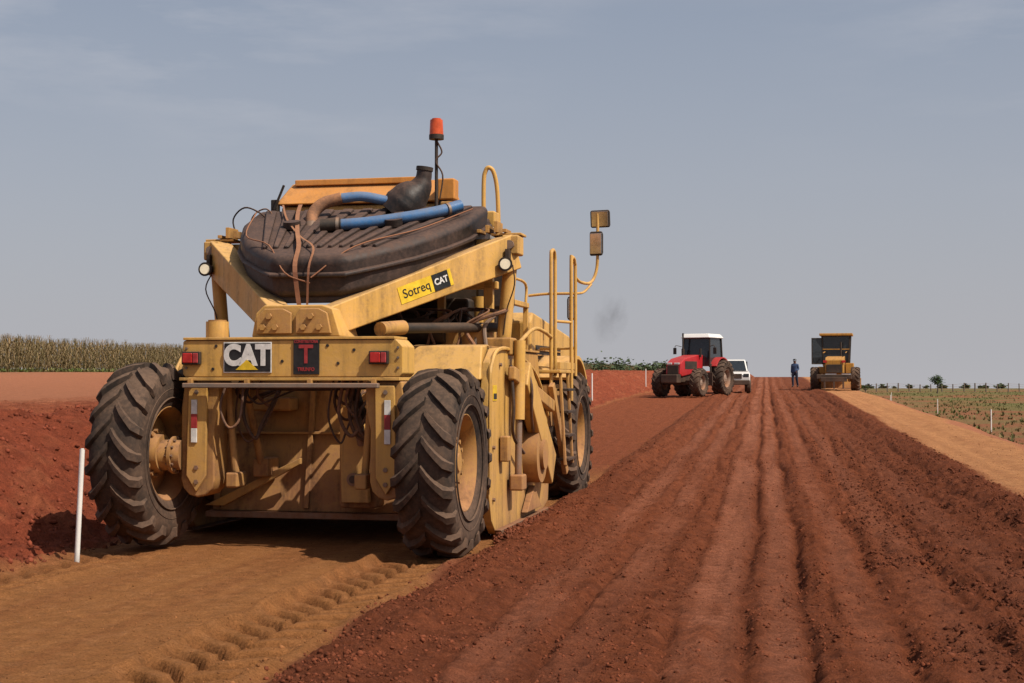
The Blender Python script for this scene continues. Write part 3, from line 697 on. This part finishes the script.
tube('mirror_arm',[(1.74,5.2,2.82),(1.76,5.5,2.78),(1.82,5.9,2.80),(1.88,6.0,2.95),(1.90,6.0,3.2),(1.90,6.0,3.70)],.020,YEL,RM,10)
tube('mirror_arm_low',[(1.74,5.2,2.62),(1.78,5.6,2.66),(1.83,5.9,2.78)],.016,YEL,RM,8)
def mirror(nm,c,w,h,rz=-.25,rx=0.):
    M=Matrix.Translation(c)@Matrix.Rotation(rz,4,'Z')@Matrix.Rotation(rx,4,'X')
    v=[M@Vector((sx*w/2*k,sy,sz*h/2*k)) for sy,k in ((0,1),(.07,.75)) for sx,sz in ((-1,-1),(1,-1),(1,1),(-1,1))]
    mesh_obj(nm+'_shell',v,BF,BLK,RM,bevel=.03)
    v=[M@Vector((sx*w/2*.78,sy,sz*h/2*.78)) for sy in (-.012,-.001) for sx,sz in ((-1,-1),(1,-1),(1,1),(-1,1))]
    mesh_obj(nm+'_glass',v,BF,MIRR,RM,bevel=.004)
mirror('mirror_upper',(1.93,6.0,3.63),.29,.25,-.2,.1)
mirror('mirror_lower',(1.88,5.98,3.31),.20,.34,-.2)
mirror('mirror_small',(1.66,5.45,2.45),.14,.32,.3)
P=[]
for i in range(1400):
    y=random.uniform(.9,4.2); P.append((1.66+abs(random.gauss(0,.14)),y,.02+random.random()*.07))
P=np.array(P); m=len(P)
sc=(.006+.022*np.random.rand(m,1)**2)*(.7+.6*np.random.rand(m,3))
scatter('spilled_soil',ICO,ICOF,P,np.random.rand(m)*6,sc,np.array([[.19,.062,.033]])*(.6+.5*np.random.rand(m,1)),CM,jit=.3,tilt=1,parent=RM)

# ------------------------------------------------------------------ exhaust smoke
m_,nt_,b_=newmat('exhaust_smoke'); nt_.nodes.remove(b_)
pv=nt_.nodes.new('ShaderNodeVolumePrincipled'); pv.inputs['Color'].default_value=(.12,.11,.12,1)
tc_=nt_.nodes.new('ShaderNodeTexCoord').outputs['Object']
ln=nt_.nodes.new('ShaderNodeVectorMath'); ln.operation='LENGTH'; nt_.links.new(tc_,ln.inputs[0])
fall=mrange(nt_,ln.outputs['Value'],1.,.1,0,1)
nn=noise(nt_,tc_,1.6,4,.6)
dn=math_(nt_,'MULTIPLY',math_(nt_,'MULTIPLY',fall,mrange(nt_,nn,.42,.68)),1.6)
nt_.links.new(dn,pv.inputs['Density'])
nt_.links.new(pv.outputs[0],nt_.nodes['Material Output'].inputs['Volume'])
bm=bmesh.new(); bmesh.ops.create_icosphere(bm,subdivisions=3,radius=1); me=bpy.data.meshes.new('exhaust_smoke'); bm.to_mesh(me); bm.free()
me.materials.append(m_); o=bpy.data.objects.new('exhaust_smoke',me); link(o); o.location=(1.52,22.0,2.50); o.scale=(.30,.4,.46); o.rotation_euler=(0,.25,0)

# ------------------------------------------------------------------ tractor
TR=empty('farm_tractor',(8.95,66.5,gz(8.9,66)),rad(180-31))
RIM=dusty('tractor_rim',(.35,.32,.28),.5,.5)
tyre(TR,'rear_left_wheel',(-.95,0,.84),.86,.55,-1,18,.48,40,RIM)
tyre(TR,'rear_right_wheel',(.95,0,.84),.86,.55,1,18,.48,40,RIM)
tyre(TR,'front_left_wheel',(-.93,2.65,.64),.66,.44,-1,16,.48,36,RIM)
tyre(TR,'front_right_wheel',(.93,2.65,.64),.66,.44,1,16,.48,36,RIM)
prism('hood',[(.85,1.15),(.85,1.92),(1.6,1.90),(2.9,1.72),(3.35,1.52),(3.42,1.0),(3.2,.9)],'x',-.36,.36,RED,TR,.06)
box('grille',(-.27,3.40,1.0),(.27,3.44,1.42),BLK,TR,.02)
for sx in (-1,1): box('headlamp',(sx*.18-.12,3.37,1.45),(sx*.18+.12,3.42,1.53),WHT,TR,.01)
box('hood_vent_l',(-.372,1.6,1.25),(-.362,2.9,1.6),BLK,TR,.002)
box('hood_vent_r',(.362,1.6,1.25),(.372,2.9,1.6),BLK,TR,.002)
box('chassis',(-.28,-.4,.65),(.28,3.3,1.12),BLK,TR,.03)
box('front_weights',(-.4,3.42,.62),(.4,3.85,1.0),BLK,TR,.04)
beam('front_axle',(-.9,2.65,.64),(.9,2.65,.64),.16,.2,BLK,TR,.03)
beam('rear_axle',(-.9,0,.84),(.9,0,.84),.3,.3,BLK,TR,.03)
for sx in (-1,1):
    pts=[];n=9
    for i in range(n+1): a=rad(35+100*i/n); pts.append((1.0*math.cos(a),.84+.98*math.sin(a)))
    for i in range(n,-1,-1): a=rad(35+100*i/n); pts.append((.94*math.cos(a),.84+.92*math.sin(a)))
    prism('rear_fender',pts,'x',min(sx*.62,sx*1.0),max(sx*.62,sx*1.0),RED,TR,.01)
    for y,yt in ((.92,.78),(-.62,-.55)):
        beam('cab_pillar',(sx*.70,y,1.35),(sx*.66,yt,2.72),.06,.06,BLK,TR,.01)
    box('cab_lower',(sx*.72-.03,-.6,1.05),(sx*.72+.03,.9,1.5),BLK,TR,.02)
    beam('cab_step',(sx*.8,1.15,.5),(sx*.8,1.15,1.1),.3,.06,BLK,TR,.01)
    tube('tractor_mirror_arm',[(sx*.7,.9,2.3),(sx*.95,1.0,2.35),(sx*1.0,1.0,2.2)],.015,BLK,TR,6)
    box('tractor_mirror',(sx*1.0-.08,.98,1.95),(sx*1.0+.08,1.02,2.25),BLK,TR,.01)
hexa('cab_glass',[(-.68,-.6,1.4),(.68,-.6,1.4),(.68,.9,1.4),(-.68,.9,1.4)],[(-.64,-.54,2.7),(.64,-.54,2.7),(.64,.76,2.7),(-.64,.76,2.7)],GLASS,TR,.01)
hexa('cab_roof',[(-.76,-.72,2.7),(.76,-.72,2.7),(.76,.98,2.7),(-.76,.98,2.7)],[(-.62,-.6,2.90),(.62,-.6,2.90),(.62,.82,2.90),(-.62,.82,2.90)],WHT,TR,.05)
cyl('exhaust_muffler',(.52,1.15,1.6),(.52,1.15,2.2),.075,BLK,TR,14)
cyl('exhaust_pipe',(.52,1.15,2.2),(.52,1.15,2.92),.04,BLK,TR,10)
cyl('air_intake',(-.42,1.3,1.8),(-.42,1.3,2.2),.05,BLK,TR,10)
box('rear_linkage',(-.35,-1.2,.5),(.35,-.5,.9),BLK,TR,.05)

# ------------------------------------------------------------------ pickup truck
PT=empty('pickup_truck',(11.45,74,gz(11.45,74)),rad(180-8))
prism('body',[(-2.5,.55),(-2.5,1.1),(-.7,1.12),(.95,1.12),(2.3,1.02),(2.5,.85),(2.5,.5),(-.5,.45)],'x',-.86,.86,WHT,PT,.06)
hexa('cab',[(-.78,-.75,1.1),(.78,-.75,1.1),(.78,1.35,1.1),(-.78,1.35,1.1)],[(-.66,-.6,1.72),(.66,-.6,1.72),(.66,.65,1.72),(-.66,.65,1.72)],WHT,PT,.06)
hexa('windscreen',[(-.70,1.0,1.14),(.70,1.0,1.14),(.70,1.33,1.14),(-.70,1.33,1.14)],[(-.60,.66,1.66),(.60,.66,1.66),(.60,.72,1.66),(-.60,.72,1.66)],GLASS,PT,.005)
for sx in (-1,1):
    prism('side_window',[(-.6,1.16),(.98,1.16),(.55,1.62),(-.5,1.62)],'x',min(sx*.70,sx*.775),max(sx*.70,sx*.775),GLASS,PT,.005)
    for y in (-1.6,1.6):
        v,f=revolve_data([(-.11,.2),(-.12,.3),(-.08,.37),(.08,.37),(.12,.3),(.11,.2),(.03,.18),(.03,0)],24,(sx*.80,y,.37),sx); mesh_obj('wheel',v,f,RUB,PT,smooth=40)
    box('headlamp',(sx*.66-.14,2.44,.82),(sx*.66+.14,2.52,.98),GLASS,PT,.02)
box('grille',(-.45,2.49,.75),(.45,2.53,.98),BLK,PT,.01)
box('bumper',(-.85,2.45,.42),(.85,2.62,.66),BLK,PT,.03)

# ------------------------------------------------------------------ motor grader (seen from its rear)
gx,gy=18.05,79.5
GR=empty('motor_grader',(gx,gy,gz(gx,gy)),rad(-15))
YG=dusty('grader_yellow',(.50,.25,.04),.35,.45,darkamt=.6)
for sx in (-1,1):
    for i,y in enumerate((0,1.55)):
        tyre(GR,'tandem_wheel',(sx*1.10,y,.66),.68,.44,sx,16,.45,36,YG)
    tyre(GR,'front_wheel',(sx*1.0,6.0,.66),.68,.38,sx,16,.45,36,YG)
    box('tandem_case',(sx*.80-.10,-.3,.5),(sx*.80+.10,1.85,.82),YG,GR,.05)
    for y in (1.70,3.1): beam('cab_post',(sx*.70,y,1.4),(sx*.78,y,3.12),.09,.09,BLK,GR,.01)
    beam('handrail',(sx*.6,-.8,2.1),(sx*.6,1.5,2.2),.04,.04,YG,GR,.005)
    box('tail_lamp',(sx*.5-.1,-1.02,1.55),(sx*.5+.1,-.98,1.68),LENSR,GR,.01)
prism('engine_hood',[(-.95,.95),(-1.0,1.70),(-.8,1.85),(1.65,1.95),(1.65,.95)],'x',-.50,.50,YG,GR,.05)
box('radiator_grille',(-.42,-1.03,1.0),(.42,-.99,1.45),BLK,GR,.01)
box('rear_bumper',(-.95,-1.25,.65),(.95,-1.0,.90),BLK,GR,.03)
box('rear_ripper',(-.7,-1.6,.5),(.7,-1.3,.75),BLK,GR,.02)
for x in (-.5,0,.5): box('ripper_tooth',(x-.05,-1.6,.12),(x+.05,-1.48,.55),BLK,GR,.01)
hexa('cab_glass',[(-.66,1.72,1.35),(.66,1.72,1.35),(.66,3.08,1.35),(-.66,3.08,1.35)],[(-.74,1.72,3.08),(.74,1.72,3.08),(.74,3.08,3.08),(-.74,3.08,3.08)],GLASS,GR,.01)
box('cab_base',(-.72,1.60,.95),(.72,3.1,1.50),YG,GR,.02)
box('cab_roof',(-.92,1.45,3.12),(.92,3.3,3.26),YG,GR,.03)
cyl('exhaust',(.3,.9,1.95),(.3,.9,2.75),.06,BLK,GR,12)
beam('cab_bar',(-.74,1.66,2.35),(.74,1.66,2.35),.05,.05,YG,GR,.005)
beam('main_frame',(0,2.9,1.5),(0,5.0,1.75),.3,.35,YG,GR,.03)
beam('main_frame_front',(0,4.95,1.75),(0,6.3,1.0),.3,.35,YG,GR,.03)
beam('front_axle',(-.9,6.0,.7),(.9,6.0,.7),.2,.25,YG,GR,.03)
beam('moldboard',(-1.2,3.1,.42),(1.3,4.6,.42),.12,.6,YG,GR,.02)
cyl('circle',(0,3.9,.85),(0,3.9,.93),.65,YG,GR,32)
hexa('open_cab_door',[(-1.32,1.45,1.55),(-.74,1.68,1.55),(-.74,1.74,1.55),(-1.32,1.51,1.55)],[(-1.32,1.45,2.95),(-.78,1.68,2.95),(-.78,1.74,2.95),(-1.32,1.51,2.95)],GLASS,GR,.01)
for z in (1.52,2.97): beam('door_frame',(-1.34,1.45,z),(-.74,1.70,z),.06,.06,BLK,GR,.01)
beam('door_frame_side',(-1.33,1.46,1.5),(-1.33,1.46,3.0),.06,.06,BLK,GR,.01)
box('left_step_box',(-1.0,1.0,.95),(-.58,1.9,1.35),YG,GR,.03)
box('right_tool_box',(.55,.6,.95),(1.0,1.55,1.55),YG,GR,.03)

# ------------------------------------------------------------------ worker
def skin_obj(name,verts,edges,radii,mat,parent,sub=2):
    me=bpy.data.meshes.new(name); me.from_pydata(verts,edges,[]); o=bpy.data.objects.new(name,me); link(o,parent)
    me.materials.append(mat)
    sk=o.modifiers.new('skin','SKIN'); sk.use_smooth_shade=True
    d=me.skin_vertices[0].data
    for i,r in enumerate(radii): d[i].radius=(r,r) if not isinstance(r,tuple) else r
    d[0].use_root=True
    o.modifiers.new('sub','SUBSURF').levels=sub; o.modifiers['sub'].render_levels=sub
    return o
def zoned(name,stops):
    m,nt,b=newmat(name); tc=nt.nodes.new('ShaderNodeTexCoord').outputs['Object']
    s_=nt.nodes.new('ShaderNodeSeparateXYZ'); nt.links.new(tc,s_.inputs[0])
    c=stops[0][1]
    for z,cc in stops[1:]:
        c=mix(nt,mrange(nt,s_.outputs['Z'],z-.005,z+.005),c,cc)
    nt.links.new(c,b.inputs['Base Color']); b.inputs['Roughness'].default_value=.9; return m
CL=zoned('work_clothes',[(0,(.03,.02,.015)),(.12,(.02,.025,.05)),(.96,(.04,.07,.15)),(1.49,(.12,.06,.04))])
SKN=plain('skin',(.12,.06,.04),.6)
wx,wy=17.7,89.0
WK=empty('road_worker',(wx,wy,gz(wx,wy)),rad(150))
vt=[(0,0,.95),(0,.0,1.12),(0,.01,1.30),(0,.0,1.42),(0,.01,1.50),(0,.02,1.58),(0,.03,1.68),
    (.10,0,.88),(.11,.10,.50),(.11,.05,.10),(.12,.19,.05),
    (-.10,0,.88),(-.11,-.02,.50),(-.12,-.20,.11),(-.12,-.07,.05),
    (.18,0,1.41),(.22,-.04,1.14),(.21,.08,.90),(-.18,0,1.41),(-.23,-.03,1.14),(-.19,.19,1.05)]
ed=[(0,1),(1,2),(2,3),(3,4),(4,5),(5,6),(0,7),(7,8),(8,9),(9,10),(0,11),(11,12),(12,13),(13,14),(3,15),(15,16),(16,17),(3,18),(18,19),(19,20)]
rr=[(.17,.14),(.16,.13),(.19,.14),(.15,.11),.065,(.09,.105),(.085,.095),.12,.085,.06,.05,.12,.085,.06,.05,.075,.06,.04,.075,.06,.04]
skin_obj('body',vt,ed,rr,CL,WK)
for hx,hy,hz,s_ in ((.21,.09,.86,1),(-.185,.24,1.02,-1)):
    skin_obj('palm',[(hx,hy,hz+.03),(hx,hy+.02,hz-.05)],[(0,1)],[(.02,.035),(.018,.04)],SKN,WK,1)
    for i,l in enumerate((.06,.075,.08,.072)):
        skin_obj('finger',[(hx,hy-.02+.02*i,hz-.05),(hx,hy-.02+.022*i,hz-.05-l*.5),(hx-.012*s_,hy-.015+.022*i,hz-.05-l)],[(0,1),(1,2)],[.009,.008,.007],SKN,WK,1)
    skin_obj('thumb',[(hx,hy+.02,hz-.01),(hx-.02*s_,hy+.06,hz-.04),(hx-.02*s_,hy+.07,hz-.07)],[(0,1),(1,2)],[.011,.01,.008],SKN,WK,1)
mesh_obj('nose',[(-.015,.115,1.63),(.015,.115,1.63),(0,.145,1.625),(0,.115,1.67)],[(0,1,2),(0,2,3),(1,3,2),(0,3,1)],SKN,WK)
for sx in (-1,1):
    cyl('eye',(sx*.032,.105,1.665),(sx*.032,.124,1.665),.010,BADGE,WK,8)
    cyl('ear',(sx*.08,.02,1.65),(sx*.097,.015,1.65),.025,SKN,WK,10)
box('mouth',(-.022,.108,1.60),(.022,.120,1.606),BADGER,WK,.001)
v,f=revolve_data([(0,.118),(.04,.112),(.085,.078),(.10,.0)],20,(0,0,0))
v=[(a[1],a[2]+.03,a[0]+1.69) for a in v]; mesh_obj('cap',v,f,BADGE,WK,smooth=60)
box('cap_peak',(-.06,.12,1.69),(.06,.21,1.70),BADGE,WK,.004)

# ------------------------------------------------------------------ marker posts
def post(x,y,h,lean=(0,0),r=.028):
    e=empty('marker_post',(x,y,gz(x,y)-.04))
    cyl('stake',(0,0,-.1),(lean[0],lean[1],h+.04),r,POSTW,e,10)
    cyl('stake_top',(lean[0],lean[1],h+.04),(lean[0],lean[1],h+.05),r*.7,POSTW,e,10)
post(-3.74,12.25,.98,(.045,0),.022)
post(3.15,56,1.05); post(7.9,84,1.05); post(21.2,63,1.0); post(29.3,98,1.0); post(33.5,126,1.0)
post(40,150,1.0)

# ------------------------------------------------------------------ wooden fence
FE=empty('wire_fence',(0,0,0))
L=[];tops=[]
for i in range(62):
    x=60+i*2.1; y=285-.12*(x-60); z=gz(x,y); h=1.5+random.uniform(-.15,.3); lx=random.uniform(-.06,.06)
    L.append(tube_data([(x,y,z-.1),(x+lx,y,z+h)],.10+random.random()*.04,6,1)); tops.append((x+lx,y,z+h))
V,F=join_data(L); mesh_obj('posts',V,F,WOOD,FE)
L=[]
for k in (.15,.55,.95): L.append(tube_data([(a,b_,c-k) for a,b_,c in tops],.015,4,1))
V,F=join_data(L); mesh_obj('wires',V,F,GRY,FE)

# ------------------------------------------------------------------ vegetation
VM,nt,b,tc,_=colmat('foliage'); b.inputs['Roughness'].default_value=.8
def strip(pts,w):
    v=[];f=[]
    for i,(p,ww) in enumerate(zip(pts,w)):
        v+=[p,(p[0]+ww[0],p[1]+ww[1],p[2]+ww[2])]
    for i in range(len(pts)-1): f.append((2*i,2*i+1,2*i+3,2*i+2))
    return v,f
random.seed(5)
L=[strip([(-.015,0,0),(-.012,0,2.0)],[(.03,0,0),(.02,0,0)]),strip([(0,-.015,0),(0,-.012,2.0)],[(0,.03,0),(0,.02,0)])]
for i in range(7):
    z=.35+.24*i; a=i*2.5; l=.42-.02*i; c,s_=math.cos(a),math.sin(a); w=.05
    L.append(strip([(0,0,z),(c*l*.5,s_*l*.5,z+.16),(c*l,s_*l,z-.12)],[(-s_*w,c*w,0),(-s_*w,c*w,.0),(-s_*.01,c*.01,0)]))
for i in range(3):
    a=i*2.1; L.append(strip([(0,0,1.95),(math.cos(a)*.1,math.sin(a)*.1,2.25)],[(.02,.01,0),(.015,0,0)]))
cv,cf=join_data(L)
P=[]
rows=[-46-.85*k for k in range(9)]
for r0 in rows:
    v=38.
    while v<620:
        P.append((r0+random.gauss(0,.08),v+random.uniform(-.1,.1),0)); v+=.26 if v<150 else .26+(v-150)*.0022
P=np.array(P); X,Y=to_xy(P[:,0],P[:,1]); z,_=terrain(X,Y); P=np.stack([X,Y,z],-1); m=len(P)
h=.82+.25*np.random.rand(m)+.22*fbm(P[:,0]*.1,P[:,1]*.1,3,3)
sc=np.stack([h*1.1,h*1.1,h],-1)
t=np.random.rand(m,1)
cc=np.array([[.25,.170,.09]])*(1-t)+np.array([[.135,.110,.05]])*t
cc*=(.7+.5*np.random.rand(m,1))
scatter('corn_field',cv,cf,P,np.random.rand(m)*6.3,sc,cc,VM,tilt=.12)
random.seed(8)
L=[]
for i in range(9):
    a=random.uniform(0,6.28); l=random.uniform(.3,.8); hgt=random.uniform(.35,.8); c,s_=math.cos(a),math.sin(a); w=.09
    L.append(strip([(0,0,0),(c*l*.45,s_*l*.45,hgt*.75),(c*l,s_*l,hgt*.8)],[(-s_*w,c*w,0),(-s_*w,c*w,0),(-s_*.01,c*.01,0)]))
tv,tf=join_data(L)
def tufts(name,n,u0,u1,v0,v1,h0,h1,greens,clump=.45,g=.7):
    u=u0+(u1-u0)*np.random.rand(n); v=v0*(v1/v0)**np.random.rand(n)
    k=fbm(u*.25,v*.12,3,77)+.5; keep=k>clump; u=u[keep]; v=v[keep]; k=k[keep]
    X,Y=to_xy(u,v); z,_=terrain(X,Y); m=len(u)
    h=h0+(h1-h0)*np.random.rand(m)**2
    t=np.clip(np.random.rand(m,1)*g+.5*np.clip((k[:,None]-.47)*6,0,1),0,1)
    cc=np.array([[.21,.165,.08]])*(1-t)+np.array([greens])*t; cc=cc*(.6+.7*np.random.rand(m,1))
    scatter(name,tv,tf,np.stack([X,Y,z-.02],-1),np.random.rand(m)*6.3,np.stack([h,h,h],-1),cc,VM,tilt=.2)
tufts('scrub_vegetation',22000,7.2,75,22,300,.10,.48,(.065,.10,.025),.45,.5)
tufts('grass_strip',9000,-46,-43.4,50,500,.15,.5,(.06,.15,.02),.2)
LQ=[(-.5,-.3,0),(.5,-.3,0),(.5,.3,.15),(-.5,.3,.1)]
def tree(name,x,y,h,seed,cr=.42,mat=VM,greens=(.055,.085,.03)):
    random.seed(seed); np.random.seed(seed)
    e=empty(name,(x,y,gz(x,y)))
    L=[tube_data([(0,0,-.1),(.03*h,0,.25*h),(0,.02*h,.55*h),(.02*h,0,.8*h)],0,7,3,[.04*h,.03*h,.02*h,.008*h])]
    tips=[]
    for i in range(9):
        a=random.uniform(0,6.28); z0=random.uniform(.3,.65)*h; l=random.uniform(.2,cr)*h
        tip=(math.cos(a)*l,math.sin(a)*l,z0+random.uniform(.1,.35)*h); tips.append(tip)
        L.append(tube_data([(0,0,z0),(tip[0]*.5,tip[1]*.5,z0+.1*h),tip],0,5,3,[.014*h,.009*h,.004*h]))
    V,F=join_data(L); mesh_obj('trunk',V,F,BARK,e)
    P=[]
    for tp in tips+[(0,0,.85*h),(0,0,.7*h)]:
        for k in range(90): P.append([tp[j]+random.gauss(0,(.085 if j<2 else .06)*h) for j in range(3)])
    P=np.array(P); m=len(P); s_=.05*h*(.6+.8*np.random.rand(m,1))*np.ones((1,3))
    cc=np.array([greens])*(.5+1.0*np.random.rand(m,1))
    scatter('crown',LQ,[(0,1,2,3)],P,np.random.rand(m)*6.3,s_,cc,mat,tilt=1.3,parent=e)
tree('tree',73.5,246,3.4,1,.2); tree('tree',62,250,1.5,2)
np.random.seed(12); random.seed(12)
P=[]
for k in range(60):
    y0=420+random.uniform(-60,160); left=k<34; px=random.uniform(588,668) if left else random.uniform(860,1150)
    x0=(px-512)/1422*y0; hh=random.uniform(1.2,3.4) if left else random.uniform(.5,1.3); z0=gz(x0,y0)
    if left: z0=max(z0,2.6)
    for j in range(90): P.append((x0+random.gauss(0,hh*.6),y0+random.gauss(0,hh*.4),z0+abs(random.gauss(.5,.3))*hh))
P=np.array(P); m=len(P)
scatter('distant_trees',LQ,[(0,1,2,3)],P,np.random.rand(m)*6.3,np.ones((m,3))*(.35+.5*np.random.rand(m,1)),np.array([[.07,.095,.05]])*(.5+.9*np.random.rand(m,1)),VM,tilt=1.3)

# ------------------------------------------------------------------ light and sky
sun_dir=Vector((.72,-.52,1.08)).normalized()
el=math.asin(sun_dir.z); az=math.atan2(sun_dir.x,sun_dir.y)
sd=bpy.data.lights.new('sun','SUN'); sd.energy=5.0; sd.angle=rad(.5); sd.color=(1,.91,.78)
so=bpy.data.objects.new('sun',sd); link(so); so.rotation_euler=(-sun_dir).to_track_quat('-Z','Y').to_euler()
W=bpy.data.worlds.new('World'); S.world=W; W.use_nodes=True; nt=W.node_tree
bg=nt.nodes['Background']; sky=nt.nodes.new('ShaderNodeTexSky'); sky.sky_type='NISHITA'; sky.sun_disc=False
sky.sun_elevation=el; sky.sun_rotation=az; sky.dust_density=3.0; sky.air_density=1.0; sky.ozone_density=1.0
hs=nt.nodes.new('ShaderNodeHueSaturation'); hs.inputs['Saturation'].default_value=.70; nt.links.new(sky.outputs[0],hs.inputs['Color'])
tc=nt.nodes.new('ShaderNodeTexCoord').outputs['Generated']
sp=nt.nodes.new('ShaderNodeSeparateXYZ'); nt.links.new(tc,sp.inputs[0])
hz=mrange(nt,sp.outputs['Z'],0,.35,.88,.45)
veil=mix(nt,mrange(nt,sp.outputs['Z'],0,.25),(5.5,5.45,5.75),(3.9,4.45,5.6))
c=mix(nt,hz,hs.outputs['Color'],veil)
cn=noise(nt,tc,5.,6,.6,(1.,1.,5.)); cn2=noise(nt,tc,2.,2,.5)
cl=math_(nt,'MULTIPLY',math_(nt,'MULTIPLY',mrange(nt,cn,.46,.70,0,.26),mrange(nt,cn2,.38,.58)),mrange(nt,sp.outputs['Z'],.10,.20))
c=mix(nt,cl,c,(8.4,8.0,8.0))
nt.links.new(c,bg.inputs['Color']); bg.inputs['Strength'].default_value=.09

# ------------------------------------------------------------------ camera
cd=bpy.data.cameras.new('camera'); cd.lens=50; cd.sensor_width=36; cd.clip_end=8000; cd.clip_start=.1
co=bpy.data.objects.new('camera',cd); link(co); co.location=(0,0,1.55); co.rotation_euler=(rad(90+1.551),0,0)
S.camera=co
S.view_settings.view_transform='Standard'; S.view_settings.look='None'; S.view_settings.exposure=0
